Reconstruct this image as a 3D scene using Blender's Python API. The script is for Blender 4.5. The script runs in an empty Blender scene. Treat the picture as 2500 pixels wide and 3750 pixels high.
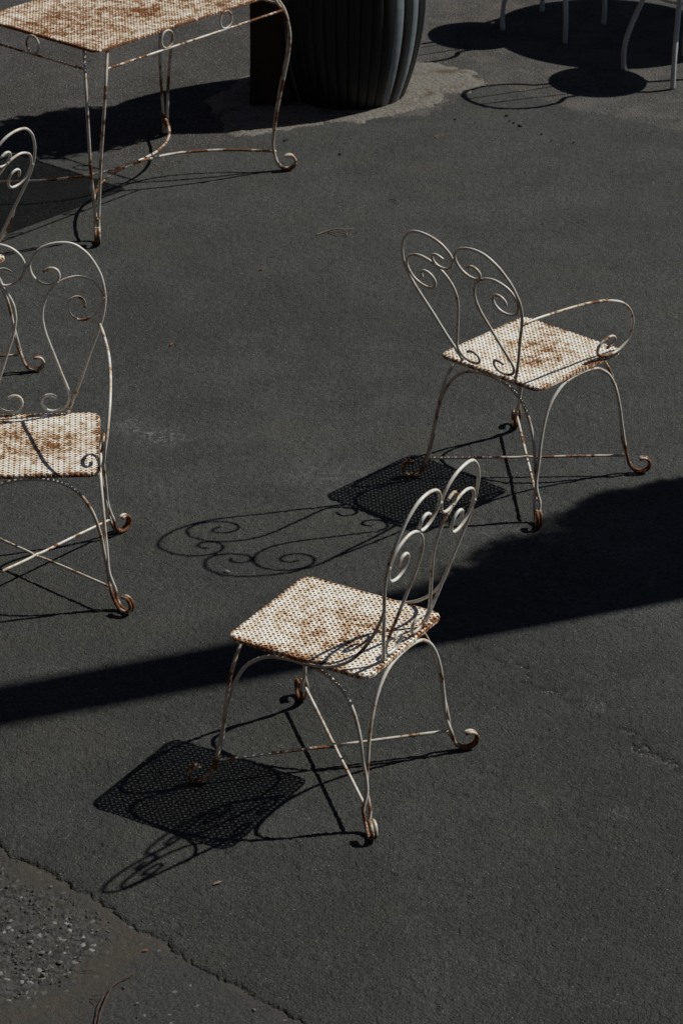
import bpy, bmesh, math, random
import numpy as np
from mathutils import Vector, Matrix
from mathutils.geometry import delaunay_2d_cdt

random.seed(7)
scene = bpy.context.scene
COL = scene.collection

# ------------------------------------------------------------------ camera
cam_data = bpy.data.cameras.new('camera')
cam = bpy.data.objects.new('camera', cam_data)
COL.objects.link(cam)
PITCH, ROLL = 0.46276, -0.00907
cp, sp, cr, sr = math.cos(PITCH), math.sin(PITCH), math.cos(ROLL), math.sin(ROLL)
R0, F0, D0 = Vector((1, 0, 0)), Vector((0, cp, -sp)), Vector((0, -sp, -cp))
right = cr * R0 + sr * D0
up = -(-sr * R0 + cr * D0)
M = Matrix((right, up, -F0)).transposed().to_4x4()
M.translation = Vector((0, 0, 4.3044))
cam.matrix_world = M
cam_data.sensor_fit = 'VERTICAL'
cam_data.sensor_height = 36.0
cam_data.sensor_width = 24.0
cam_data.lens = 36.0 * 11054.36 / 3750.0
cam_data.clip_end = 2000.0
cam_data.dof.use_dof = True
cam_data.dof.focus_distance = 8.6
cam_data.dof.aperture_fstop = 14.0
scene.camera = cam

# ------------------------------------------------------------------ sky, sun, exposure
SUN_AZ, SUN_EL = math.radians(21.87), math.radians(48.05)
world = bpy.data.worlds.new('World')
scene.world = world
world.use_nodes = True
wn = world.node_tree
sky = wn.nodes.new('ShaderNodeTexSky')
sky.sky_type = 'NISHITA'
sky.sun_disc = False
sky.sun_elevation = SUN_EL
sky.sun_rotation = math.pi / 2 - SUN_AZ
bg = wn.nodes['Background']
sky.air_density = 0.55
sky.dust_density = 0.1
bg.inputs['Strength'].default_value = 0.05
wn.links.new(sky.outputs['Color'], bg.inputs['Color'])
sun_data = bpy.data.lights.new('sun', 'SUN')
sun_data.energy = 5.0
sun_data.angle = math.radians(0.53)
sun_data.color = (1.0, 0.96, 0.90)
sun = bpy.data.objects.new('sun', sun_data)
COL.objects.link(sun)
to_sun = Vector((math.cos(SUN_AZ) * math.cos(SUN_EL), math.sin(SUN_AZ) * math.cos(SUN_EL), math.sin(SUN_EL)))
sun.rotation_euler = to_sun.to_track_quat('Z', 'Y').to_euler()
sun.location = (6, 12, 8)
vs = scene.view_settings
vs.view_transform = 'Standard'
vs.look = 'None'
vs.exposure = -0.25
vs.gamma = 1.0
vs.use_curve_mapping = False

# ------------------------------------------------------------------ material helpers
class NT:
    def __init__(self, name):
        self.m = bpy.data.materials.new(name)
        self.m.use_nodes = True
        self.t = self.m.node_tree
        self.b = self.t.nodes['Principled BSDF']
    def n(self, kind, **kw):
        nd = self.t.nodes.new('ShaderNode' + kind)
        for k, v in kw.items():
            setattr(nd, k, v)
        return nd
    def put(self, sock, v):
        if hasattr(v, 'is_output'):
            self.t.links.new(v, sock)
        else:
            sock.default_value = v
    def math(self, op, a, b=0.0, c=None, clamp=False):
        nd = self.n('Math', operation=op, use_clamp=clamp)
        self.put(nd.inputs[0], a); self.put(nd.inputs[1], b)
        if c is not None:
            self.put(nd.inputs[2], c)
        return nd.outputs[0]
    def noise(self, vec, scale, detail=4.0, rough=0.55, w=None, dist=0.0):
        nd = self.n('TexNoise')
        if w is not None:
            nd.noise_dimensions = '4D'
            self.put(nd.inputs['W'], w)
        self.put(nd.inputs['Vector'], vec)
        nd.inputs['Scale'].default_value = scale
        nd.inputs['Detail'].default_value = detail
        nd.inputs['Roughness'].default_value = rough
        nd.inputs['Distortion'].default_value = dist
        return nd.outputs['Fac']
    def voronoi(self, vec, scale, feature='F1'):
        nd = self.n('TexVoronoi', feature=feature)
        self.put(nd.inputs['Vector'], vec)
        nd.inputs['Scale'].default_value = scale
        return nd
    def smooth(self, v, lo, hi, a=0.0, b=1.0):
        nd = self.n('MapRange', interpolation_type='SMOOTHSTEP')
        self.put(nd.inputs['Value'], v)
        nd.inputs['From Min'].default_value = lo
        nd.inputs['From Max'].default_value = hi
        nd.inputs['To Min'].default_value = a
        nd.inputs['To Max'].default_value = b
        return nd.outputs['Result']
    def mix(self, f, a, b, blend='MIX'):
        nd = self.n('Mix', data_type='RGBA', blend_type=blend)
        self.put(nd.inputs[0], f)
        self.put(nd.inputs[6], a if hasattr(a, 'is_output') else (*a, 1))
        self.put(nd.inputs[7], b if hasattr(b, 'is_output') else (*b, 1))
        return nd.outputs[2]
    def bump(self, h, strength, dist, normal=None):
        nd = self.n('Bump')
        nd.inputs['Strength'].default_value = strength
        nd.inputs['Distance'].default_value = dist
        self.put(nd.inputs['Height'], h)
        if normal is not None:
            self.put(nd.inputs['Normal'], normal)
        return nd.outputs['Normal']
    def obj(self):
        return self.n('TexCoord').outputs['Object']
    def xyz(self, v):
        return self.n('SeparateXYZ').outputs if False else self._sep(v)
    def _sep(self, v):
        nd = self.n('SeparateXYZ'); self.put(nd.inputs[0], v); return nd.outputs
    def rnd(self, k=40.0):
        return self.math('MULTIPLY', self.n('ObjectInfo').outputs['Random'], k)
    def out(self, color, rough=0.6, normal=None, spec=0.5, metallic=0.0):
        b = self.b
        self.put(b.inputs['Base Color'], color if hasattr(color, 'is_output') else (*color, 1))
        self.put(b.inputs['Roughness'], rough)
        b.inputs['Specular IOR Level'].default_value = spec
        b.inputs['Metallic'].default_value = metallic
        if normal is not None:
            self.put(b.inputs['Normal'], normal)
        return self.m

def rust_paint(name, bias, low_amt, white=(0.62, 0.63, 0.605)):
    """old white enamel on steel wire, flaking to rust"""
    k = NT(name)
    o = k.obj(); w = k.rnd()
    big = k.noise(o, 14.0, 3.0, 0.5, w)
    fine = k.noise(o, 70.0, 6.0, 0.65, w)
    z = k._sep(o)[2]
    low = k.smooth(z, 0.0, 0.13, low_amt, 0.0)
    v = k.math('ADD', k.math('MULTIPLY', big, 0.62), k.math('MULTIPLY', fine, 0.38))
    v = k.math('ADD', k.math('ADD', v, low), bias)
    rust = k.smooth(v, 0.585, 0.635)
    stain = k.smooth(v, 0.49, 0.61)
    tint = k.noise(o, 9.0, 3.0, 0.5, w)
    rcol = k.mix(k.smooth(k.noise(o, 140.0, 5.0, 0.7, w), 0.34, 0.66), (0.030, 0.012, 0.006), (0.24, 0.095, 0.028))
    paint = k.mix(k.smooth(tint, 0.35, 0.7), white, (white[0] * .93, white[1] * .90, white[2] * .82))
    paint = k.mix(k.math('MULTIPLY', stain, 0.55), paint, (0.42, 0.27, 0.12))
    col = k.mix(rust, paint, rcol)
    rough = k.math('ADD', k.math('MULTIPLY', rust, 0.4), 0.42)
    h = k.math('SUBTRACT', k.math('MULTIPLY', fine, 0.4), k.math('MULTIPLY', rust, k.math('ADD', 0.3, fine)))
    return k.out(col, rough, k.bump(h, 0.5, 0.0012), 0.4)

def rust_plate(name, hx, hy, bias=0.0, centre=0.10, cs=5.0, rim0=0.88, pitch=0.0163):
    k = NT(name)
    o = k.obj(); w = k.rnd()
    blot = k.noise(o, cs, 4.0, 0.6, w)
    fine = k.noise(o, 95.0, 5.0, 0.7, w)
    mid = k.noise(o, 30.0, 4.0, 0.65, w)
    s = k._sep(o)
    ax = k.math('DIVIDE', k.math('ABSOLUTE', s[0]), hx)
    ay = k.math('DIVIDE', k.math('ABSOLUTE', s[1]), hy)
    edge = k.math('MAXIMUM', ax, ay)
    rim = k.smooth(edge, rim0, 1.0, 0.0, 0.075)
    holes = None
    for off in (0.5, 0.0):
        dd = [k.math('SUBTRACT', k.math('FLOORED_MODULO', k.math('ADD', k.math('DIVIDE', s[i], pitch), off), 1.0), 0.5) for i in (0, 1)]
        rr = k.math('SQRT', k.math('ADD', k.math('MULTIPLY', dd[0], dd[0]), k.math('MULTIPLY', dd[1], dd[1])))
        g = k.smooth(rr, 0.20 if off else 0.12, 0.44 if off else 0.28, 0.062, 0.0)
        holes = g if holes is None else k.math('MAXIMUM', holes, g)
    r2 = k.math('ADD', k.math('MULTIPLY', ax, ax), k.math('MULTIPLY', ay, ay))
    cen = k.smooth(r2, 0.0, 0.75, centre, 0.0)
    v = k.math('ADD', k.math('MULTIPLY', blot, 0.28), k.math('ADD', k.math('MULTIPLY', mid, 0.34), k.math('MULTIPLY', fine, 0.38)))
    v = k.math('ADD', k.math('ADD', k.math('ADD', v, rim), k.math('ADD', cen, holes)), bias)
    rust = k.smooth(v, 0.565, 0.625)
    stain = k.smooth(v, 0.495, 0.60)
    rcol = k.mix(k.smooth(k.noise(o, 110.0, 5.0, 0.75, w), 0.36, 0.66), (0.030, 0.011, 0.006), (0.35, 0.125, 0.026))
    paint = k.mix(k.smooth(mid, 0.4, 0.62), (0.78, 0.77, 0.72), (0.70, 0.66, 0.56))
    paint = k.mix(k.math('MULTIPLY', stain, 0.62), paint, (0.52, 0.30, 0.09))
    col = k.mix(rust, paint, rcol)
    rough = k.math('ADD', k.math('MULTIPLY', rust, 0.35), 0.5)
    h = k.math('SUBTRACT', k.math('MULTIPLY', fine, 0.5), k.math('MULTIPLY', rust, 0.5))
    return k.out(col, rough, k.bump(h, 0.5, 0.0012), 0.35)

def asphalt(name, base, brown, coarse, speck, dirt=None, grain=1.0):
    k = NT(name)
    o = k.obj()
    large = k.noise(o, 0.55, 6.0, 0.62)
    mid = k.noise(o, 7.0, 5.0, 0.6)
    v1 = k.voronoi(o, coarse)
    v2 = k.voronoi(o, coarse * 2.1)
    gr = k.noise(o, coarse * 1.6, 3.0, 0.6)
    cellc = k._sep(v1.outputs['Color'])
    cellf = k._sep(v2.outputs['Color'])
    c = k.mix(k.smooth(large, 0.38, 0.62), base, brown)
    c = k.mix(k.smooth(k.noise(o, 2.3, 6.0, 0.65), 0.42, 0.64, 0.0, 0.62), c, tuple(x * 1.65 for x in base))
    c = k.mix(k.smooth(mid, 0.3, 0.75, 0.0, 0.45), c, tuple(x * 0.72 for x in base))
    shade = k.math('ADD', k.math('MULTIPLY', cellc[0], 0.75), 0.62)
    cc = k.n('CombineXYZ')
    for i in range(3):
        k.put(cc.inputs[i], shade)
    c = k.mix(1.0, c, cc.outputs[0], 'MULTIPLY')
    sp1 = k.smooth(cellf[1], 1.0 - speck, 1.0 - speck * 0.7)
    c = k.mix(k.math('MULTIPLY', sp1, k.smooth(v2.outputs['Distance'], 0.25, 0.45, 0.75, 0.0)), c, (0.42, 0.41, 0.39))
    nrm = None
    hgt = k.math('SUBTRACT', k.math('MULTIPLY', gr, 0.8), k.math('MULTIPLY', v1.outputs['Distance'], 0.9))
    if dirt is not None:
        c = dirt(k, o, c)
    n1 = k.bump(hgt, 0.9 * grain, 0.0045)
    n2 = k.bump(k.noise(o, 38.0, 4.0, 0.6), 0.35 * grain, 0.006, n1)
    return k.out(c, 0.82, n2, 0.3)

def line_dist(k, o, ax, ay, bx, by):
    """distance of the object-space point from the infinite line a-b (signed)"""
    dx, dy = bx - ax, by - ay
    L = math.hypot(dx, dy)
    nx, ny = -dy / L, dx / L
    s = k._sep(o)
    return k.math('ADD', k.math('ADD', k.math('MULTIPLY', s[0], nx), k.math('MULTIPLY', s[1], ny)), -(ax * nx + ay * ny))

def dirt_old(k, o, c):
    wob = k.math('MULTIPLY', k.math('SUBTRACT', k.noise(o, 6.0, 5.0, 0.6), 0.5), 0.34)
    d = k.math('ABSOLUTE', k.math('ADD', line_dist(k, o, -0.885, 6.681, -0.055, 5.893), wob))
    m = k.smooth(d, 0.0, 0.24, 0.85, 0.0)
    m = k.math('MULTIPLY', m, k.smooth(k.noise(o, 16.0, 6.0, 0.7), 0.42, 0.60))
    c = k.mix(m, c, (0.062, 0.051, 0.036))
    far = k.math('MULTIPLY', k.math('MULTIPLY', k.smooth(k._sep(o)[1], 11.2, 12.4), k.smooth(k._sep(o)[0], -0.3, 0.6, 0.25, 1.0)), k.smooth(k.noise(o, 5.0, 5.0, 0.65), 0.40, 0.66, 0.1, 0.5))
    return k.mix(far, c, (0.13, 0.12, 0.105))

def dirt_new(k, o, c):
    jt = k.n('Attribute', attribute_name='joint').outputs['Fac']
    c = k.mix(k.math('MULTIPLY', jt, 0.85), c, (0.014, 0.014, 0.014))
    # ground tone darker near the camera, paler further off, with a noisy border
    tone_y = k.math('ADD', k._sep(o)[1], k.math('MULTIPLY', k.math('SUBTRACT', k.noise(o, 0.7, 5.0, 0.62), 0.5), 5.5))
    c = k.mix(1.0, c, k.mix(k.smooth(tone_y, 6.6, 9.2), (0.80, 0.81, 0.80), (1.08, 1.09, 1.10)), 'MULTIPLY')
    blot = k.smooth(k.noise(o, 3.6, 6.0, 0.66), 0.55, 0.74, 0.0, 0.5)
    c = k.mix(blot, c, (0.022, 0.0235, 0.0235))
    # pale scuffs and dust
    st = k.n('Mapping'); k.put(st.inputs['Vector'], o)
    st.inputs['Rotation'].default_value = (0, 0, 0.5); st.inputs['Scale'].default_value = (1.0, 3.2, 1.0)
    sc = k.noise(st.outputs['Vector'], 3.4, 6.0, 0.68)
    c = k.mix(k.smooth(sc, 0.60, 0.80, 0.0, 0.45), c, (0.09, 0.088, 0.082))
    for sx, sy, rad, amt in ((-0.605, 9.19, 0.12, 0.8), (-0.72, 9.28, 0.09, 0.6), (0.745, 6.85, 0.05, 0.5), (0.72, 7.40, 0.05, 0.5), (-0.05, 8.9, 0.30, 0.25), (0.62, 11.3, 0.25, 0.25)):
        dv = k.n('VectorMath', operation='DISTANCE'); k.put(dv.inputs[0], o); dv.inputs[1].default_value = (sx, sy, 0)
        g = k.math('MULTIPLY', k.smooth(dv.outputs['Value'], rad * 0.2, rad, amt, 0.0), k.smooth(k.noise(o, 26.0, 7.0, 0.75, None, 1.5), 0.47, 0.64))
        c = k.mix(g, c, (0.20, 0.20, 0.195))
    dust = k.noise(o, 1.7, 5.0, 0.6)
    return k.mix(k.smooth(dust, 0.54, 0.75, 0.0, 0.38), c, (0.062, 0.057, 0.046))

MAT = {}
MAT['wire_back'] = rust_paint('painted_wire_back', 0.008, 0.03)
MAT['wire_arm'] = rust_paint('painted_wire_arm', 0.065, 0.0)
MAT['wire_leg'] = rust_paint('painted_wire_leg', 0.024, 0.14)
MAT['wire_brace'] = rust_paint('painted_wire_brace', 0.06, 0.0)
MAT['wire_table'] = rust_paint('painted_wire_table', 0.07, 0.06)
MAT['wire_rail'] = rust_paint('painted_wire_rail', 0.095, 0.05)
MAT['seat'] = rust_plate('painted_perforated_plate', 0.206, 0.218, 0.004, 0.055)
MAT['tabletop'] = rust_plate('painted_perforated_tabletop', 0.535, 0.325, 0.058, 0.025, 7.0, 0.965)
MAT['asphalt_new'] = asphalt('asphalt_new', (0.0335, 0.0362, 0.0346), (0.0455, 0.0466, 0.0425), 150.0, 0.016, dirt_new)
MAT['asphalt_old'] = asphalt('asphalt_old', (0.044, 0.0450, 0.0445), (0.041, 0.0395, 0.0345), 95.0, 0.10, dirt_old, 1.35)

def simple(name, c1, c2, scale, rough, bump=0.3, bd=0.002, spec=0.4, stretch=None):
    k = NT(name)
    o = k.obj()
    if stretch:
        mp = k.n('Mapping'); k.put(mp.inputs['Vector'], o); mp.inputs['Scale'].default_value = stretch
        o = mp.outputs['Vector']
    nz = k.noise(o, scale, 6.0, 0.62, k.rnd())
    return k.out(k.mix(k.smooth(nz, 0.3, 0.7), c1, c2), rough, k.bump(nz, bump, bd), spec)

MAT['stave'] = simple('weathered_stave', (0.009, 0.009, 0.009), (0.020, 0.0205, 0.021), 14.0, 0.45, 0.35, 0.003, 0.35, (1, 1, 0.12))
MAT['stave_lit'] = simple('sunlit_stave', (0.14, 0.16, 0.165), (0.27, 0.295, 0.30), 14.0, 0.42, 0.35, 0.003, 0.5, (1, 1, 0.10))  # pale copy of the stave, sunlit stripes put into the colour
MAT['post'] = simple('dark_stained_timber', (0.016, 0.009, 0.006), (0.036, 0.020, 0.013), 12.0, 0.7, 0.5, 0.004, 0.3, (1, 1, 0.08))
MAT['cord'] = simple('red_cord', (0.35, 0.02, 0.015), (0.45, 0.04, 0.03), 60.0, 0.6)
MAT['white_metal'] = simple('white_painted_metal', (0.40, 0.42, 0.44), (0.50, 0.52, 0.53), 10.0, 0.4, 0.1)
MAT['soil'] = simple('soil', (0.03, 0.02, 0.013), (0.07, 0.05, 0.033), 40.0, 0.95, 0.8, 0.01)
MAT['bark'] = simple('bark', (0.07, 0.05, 0.035), (0.14, 0.11, 0.08), 18.0, 0.9, 0.8, 0.01, 0.3, (1, 1, 0.2))
MAT['leaf'] = simple('leaf', (0.035, 0.065, 0.02), (0.075, 0.12, 0.035), 8.0, 0.5, 0.1)
MAT['pole'] = simple('pole_timber', (0.10, 0.075, 0.05), (0.17, 0.135, 0.10), 14.0, 0.85, 0.5, 0.004, 0.3, (1, 1, 0.06))
MAT['brick'] = simple('dark_brick', (0.07, 0.045, 0.035), (0.12, 0.08, 0.06), 6.0, 0.9)
MAT['pane'] = simple('window_pane', (0.02, 0.024, 0.028), (0.03, 0.034, 0.038), 2.0, 0.12, 0.02)
MAT['twig'] = simple('twig_bark', (0.035, 0.020, 0.015), (0.10, 0.062, 0.045), 70.0, 0.75, 0.5, 0.001)
MAT['straw'] = simple('dry_straw', (0.10, 0.085, 0.055), (0.20, 0.175, 0.12), 90.0, 0.8)
MAT['dry_leaf'] = simple('dry_leaf', (0.16, 0.10, 0.07), (0.30, 0.23, 0.17), 60.0, 0.8, 0.5, 0.001)
MAT['rust_leaf'] = simple('rust_leaf', (0.16, 0.06, 0.02), (0.28, 0.11, 0.04), 60.0, 0.8, 0.5, 0.001)
MAT['pebble'] = simple('pebble_stone', (0.07, 0.070, 0.067), (0.17, 0.167, 0.159), 90.0, 0.8, 0.5, 0.001)
MAT['gravel'] = simple('gravel_stone', (0.03, 0.0295, 0.028), (0.105, 0.102, 0.096), 55.0, 0.85, 0.5, 0.001)
MAT['grit'] = simple('grit', (0.010, 0.010, 0.009), (0.14, 0.13, 0.11), 3.0, 0.9)
MAT['crumb'] = simple('asphalt_crumb', (0.012, 0.012, 0.012), (0.03, 0.029, 0.028), 80.0, 0.9, 0.5, 0.001)

def concrete_mat():
    k = NT('old_concrete')
    o = k.obj()
    n1 = k.noise(o, 7.0, 6.0, 0.62); n2 = k.noise(o, 60.0, 5.0, 0.7)
    c = k.mix(k.smooth(n2, 0.3, 0.7), (0.10, 0.094, 0.080), (0.20, 0.19, 0.165))
    c = k.mix(k.smooth(n1, 0.50, 0.66), c, (0.085, 0.068, 0.048))
    v = k.voronoi(o, 90.0)
    h = k.math('SUBTRACT', n2, k.math('MULTIPLY', v.outputs['Distance'], 0.6))
    return k.out(c, 0.9, k.bump(h, 0.9, 0.006), 0.25)
MAT['concrete'] = concrete_mat()

def worn_mat():
    k = NT('worn_pavement')
    o = k.obj()
    a1 = k.n('Attribute', attribute_name='dirt').outputs['Fac']
    a2 = k.n('Attribute', attribute_name='rough').outputs['Fac']
    v1 = k.voronoi(o, 95.0)
    cell = k._sep(v1.outputs['Color'])
    stone = k.mix(cell[0], (0.026, 0.026, 0.026), (0.072, 0.072, 0.069))
    stone = k.mix(k.smooth(cell[1], 0.93, 0.97), stone, (0.24, 0.235, 0.225))
    tar = k.mix(k.smooth(k.noise(o, 150.0, 4.0, 0.7), 0.35, 0.68), (0.022, 0.023, 0.024), (0.062, 0.063, 0.063))
    tar = k.mix(k.smooth(cell[2], 0.985, 0.995), tar, (0.14, 0.139, 0.134))
    c = k.mix(a2, tar, stone)
    dirt = k.mix(k.noise(o, 60.0, 6.0, 0.7), (0.036, 0.032, 0.024), (0.078, 0.070, 0.053))
    c = k.mix(k.math('MULTIPLY', a1, 0.74), c, dirt)
    h = k.math('SUBTRACT', k.noise(o, 240.0, 3.0, 0.6), k.math('MULTIPLY', k.math('MULTIPLY', v1.outputs['Distance'], 0.8), a2))
    return k.out(c, 0.88, k.bump(h, 0.9, 0.004), 0.25)
MAT['worn'] = worn_mat()

# ------------------------------------------------------------------ mesh helpers
def mesh_obj(name, verts, faces, mat, parent=None, smooth=False):
    me = bpy.data.meshes.new(name)
    me.from_pydata([tuple(v) for v in verts], [], faces)
    me.update()
    if smooth:
        me.polygons.foreach_set('use_smooth', [True] * len(me.polygons))
    me.materials.append(MAT[mat] if isinstance(mat, str) else mat)
    return link(name, me, parent)

def link(name, me, parent=None):
    o = bpy.data.objects.new(name, me)
    COL.objects.link(o)
    if parent is not None:
        o.parent = parent
    return o

def thing(name, label, cat, loc=(0, 0, 0), rz=0.0, group=None):
    o = bpy.data.objects.new(name, None)
    COL.objects.link(o)
    o.location = loc
    o.rotation_euler = (0, 0, rz)
    o.empty_display_size = 0.1
    return tag(o, label, cat, group)

def tag(o, label, cat, group=None):
    o['label'] = label
    o['category'] = cat
    if group:
        o['group'] = group
    return o

def spline(pts, ds=0.006, closed=False):
    """centripetal-ish Catmull-Rom through the points, evenly resampled"""
    P = np.array(pts, float)
    n = len(P)
    out = []
    for i in range(n if closed else n - 1):
        p1, p2 = P[i], P[(i + 1) % n]
        p0 = P[i - 1] if (i > 0 or closed) else 2 * p1 - p2
        p3 = P[(i + 2) % n] if (i + 2 < n or closed) else 2 * p2 - p1
        for t in np.linspace(0, 1, 10, endpoint=False):
            out.append(0.5 * ((2 * p1) + (p2 - p0) * t + (2 * p0 - 5 * p1 + 4 * p2 - p3) * t * t + (-p0 + 3 * p1 - 3 * p2 + p3) * t ** 3))
    out.append(P[0] if closed else P[-1])
    Q = np.array(out)
    d = np.r_[0, np.cumsum(np.linalg.norm(np.diff(Q, axis=0), axis=1))]
    m = max(3, int(d[-1] / ds) + 1)
    t = np.linspace(0, d[-1], m)
    R = np.c_[[np.interp(t, d, Q[:, i]) for i in range(3)]].T
    # light smoothing irons out kinks between hand-placed points
    for _ in range(2):
        R[1:-1] = 0.25 * R[:-2] + 0.5 * R[1:-1] + 0.25 * R[2:]
    return R[:-1] if closed else R

def tube(path, r, sides=10, closed=False, jitter=0.03, seed=0, end_r=None):
    rs = random.Random(seed)
    P = np.array(path, float)
    n = len(P)
    T = np.zeros_like(P)
    if closed:
        T = np.roll(P, -1, 0) - np.roll(P, 1, 0)
    else:
        T[1:-1] = P[2:] - P[:-2]; T[0] = P[1] - P[0]; T[-1] = P[-1] - P[-2]
    T /= np.linalg.norm(T, axis=1)[:, None]
    a = np.array([0, 0, 1.0]) if abs(T[0][2]) < 0.8 else np.array([1.0, 0, 0])
    N = np.cross(T[0], a); N /= np.linalg.norm(N)
    verts, faces = [], []
    ph = rs.uniform(0, 9)
    for i in range(n):
        if i:
            N = N - T[i] * (N @ T[i]); N /= np.linalg.norm(N)
        B = np.cross(T[i], N)
        rr = r if not hasattr(r, '__len__') else r[i]
        rr *= 1 + jitter * math.sin(i * 0.55 + ph) * math.sin(i * 0.17 + 2 * ph)
        for j in range(sides):
            an = 2 * math.pi * j / sides
            verts.append(P[i] + rr * (math.cos(an) * N + math.sin(an) * B))
    for i in range(n if closed else n - 1):
        i2 = (i + 1) % n
        for j in range(sides):
            j2 = (j + 1) % sides
            faces.append((i * sides + j, i * sides + j2, i2 * sides + j2, i2 * sides + j))
    if not closed:
        faces.append(tuple(range(sides))[::-1])
        faces.append(tuple((n - 1) * sides + j for j in range(sides)))
    return verts, faces

class MB:
    def __init__(self):
        self.v, self.f = [], []
    def add(self, vf):
        k = len(self.v)
        self.v += list(vf[0]); self.f += [tuple(i + k for i in q) for q in vf[1]]
        return self
    def box(self, x0, x1, y0, y1, z0, z1, b=0.0):
        bm = bmesh.new()
        bmesh.ops.create_cube(bm, size=1.0)
        for v in bm.verts:
            v.co = Vector((x0 + (v.co.x + .5) * (x1 - x0), y0 + (v.co.y + .5) * (y1 - y0), z0 + (v.co.z + .5) * (z1 - z0)))
        if b:
            bmesh.ops.bevel(bm, geom=bm.edges[:], offset=b, segments=2, affect='EDGES', profile=0.5)
        bm.verts.index_update()
        self.add(([v.co.copy() for v in bm.verts], [tuple(v.index for v in f.verts) for f in bm.faces]))
        bm.free()
        return self
    def lathe(self, prof, n=32, cap0=True, cap1=True):
        V, F = [], []
        for r, z in prof:
            for j in range(n):
                a = 2 * math.pi * j / n
                V.append((r * math.cos(a), r * math.sin(a), z))
        for i in range(len(prof) - 1):
            for j in range(n):
                j2 = (j + 1) % n
                F.append((i * n + j, i * n + j2, (i + 1) * n + j2, (i + 1) * n + j))
        if cap0: F.append(tuple(range(n))[::-1])
        if cap1: F.append(tuple((len(prof) - 1) * n + j for j in range(n)))
        return self.add((V, F))
    def build(self, name, mat, parent=None, smooth=True):
        return mesh_obj(name, self.v, self.f, mat, parent, smooth)

# ------------------------------------------------------------------ ground
def vnoise(x, y, s=0):
    return (math.sin(x * 1.7 + s) * math.cos(y * 2.3 - s * 1.3) + 0.5 * math.sin(x * 4.1 + y * 3.3 + s * 2.1) + 0.25 * math.sin(x * 9.7 - y * 8.1 + s)) / 1.75

def old_z(x, y):
    t = min(1.0, max(0.0, (y - 8.0) / 3.0))
    return -0.0055 + 0.0015 * t + 0.0012 * vnoise(x * 2.2, y * 2.2, 3)

def build_old_pavement():
    xs = [-600, -200, -60, -20, -8, -4] + list(np.arange(-2.4, 2.41, 0.05)) + [4, 8, 20, 60, 200, 600]
    ys = [-600, -200, -60, -20, -5, 1, 4] + list(np.arange(5.2, 15.6, 0.05)) + [17, 20, 30, 60, 200, 600]
    V = [(x, y, -0.024 if (-1.05 <= x <= 0.07 and 5.76 <= y <= 6.80) else old_z(x, y) if (-2.4 <= x <= 2.4 and 5.2 <= y <= 15.6) else -0.005) for y in ys for x in xs]
    n = len(xs)
    F = [(j * n + i, j * n + i + 1, (j + 1) * n + i + 1, (j + 1) * n + i) for j in range(len(ys) - 1) for i in range(n - 1)]
    o = mesh_obj('ground', V, F, 'asphalt_old', smooth=True)
    o['kind'] = 'structure'
build_old_pavement()

from mathutils import noise as mnoise
def frac(x, y, s):
    return 2.2 * mnoise.fractal(Vector((x, y, s * 3.7)), 0.7, 2.1, 5)

def ragged(poly, step, amp, seed):
    rs = random.Random(seed)
    out = []
    n = len(poly)
    for i in range(n):
        a, b = np.array(poly[i]), np.array(poly[(i + 1) % n])
        L = np.linalg.norm(b - a); m = max(1, int(L / step))
        nx = np.array([-(b - a)[1], (b - a)[0]]) / max(L, 1e-6)
        for j in range(m):
            p = a + (b - a) * j / m
            k = amp * (frac(p[0] * 7, p[1] * 7, seed) + 0.25 * (rs.random() - 0.5))
            out.append(p + nx * k)
    return out

def slab(name, outline, z_top, z_bot, mat, run=0.010, seed=1, dense=None):
    """flat sheet with a crumbling bevelled edge going down to what it lies on"""
    rs = random.Random(seed)
    n = len(outline)
    pts = [Vector((p[0], p[1])) for p in outline]
    extra = [Vector(p) for p in (dense or [])]
    vv, ee, ff, ov, oe, of = delaunay_2d_cdt(pts + extra, [(i, (i + 1) % n) for i in range(n)], [], 1, 1e-6)
    V = [(v.x, v.y, z_top) for v in vv]
    F = []
    for f in ff:
        a, b, c = (vv[i] for i in f[:3])
        F.append(tuple(f) if (b - a).cross(c - a) > 0 else tuple(reversed(f)))
    idx = {}
    for i, orig in enumerate(ov):
        for o_ in orig:
            if o_ < n: idx[o_] = i
    area = sum(pts[i].x * pts[(i + 1) % n].y - pts[(i + 1) % n].x * pts[i].y for i in range(n))
    sgn = 1 if area > 0 else -1
    k = len(V)
    for i in range(n):
        a, b = pts[i - 1], pts[(i + 1) % n]
        t = (b - a).normalized()
        nrm = Vector((t.y, -t.x)) * sgn
        q = pts[i] + nrm * run * rs.uniform(0.15, 1.2)
        V.append((q.x, q.y, z_bot))
    for i in range(n):
        j = (i + 1) % n
        q = (idx[i], k + i, k + j, idx[j])
        F.append(q if sgn > 0 else tuple(reversed(q)))
    # a little unevenness just inside the lip
    o = mesh_obj(name, V, F, mat)
    o['kind'] = 'structure'
    return o

near_edge = [(-1.9, 7.6), (-1.30, 7.06), (-1.0, 6.79), (-0.885, 6.681), (-0.847, 6.621), (-0.806, 6.597), (-0.747, 6.544), (-0.689, 6.487), (-0.637, 6.45), (-0.579, 6.385), (-0.522, 6.311), (-0.456, 6.266), (-0.395, 6.195), (-0.336, 6.142), (-0.282, 6.09), (-0.225, 6.039), (-0.157, 5.989), (-0.075, 5.906), (0.10, 5.75), (0.45, 5.40), (0.9, 4.9)]
far_edge = [(-2.6, 12.2), (-1.456, 12.099), (-1.162, 12.038), (-1.002, 11.975), (-0.883, 11.812), (-0.764, 11.717), (-0.643, 11.985), (-0.376, 12.27), (0.0, 12.42), (0.351, 12.50), (0.50, 12.75), (0.604, 12.915), (0.737, 12.88), (0.841, 12.77), (0.999, 12.608), (1.228, 12.488), (1.449, 12.316), (2.6, 11.9)]

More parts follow.
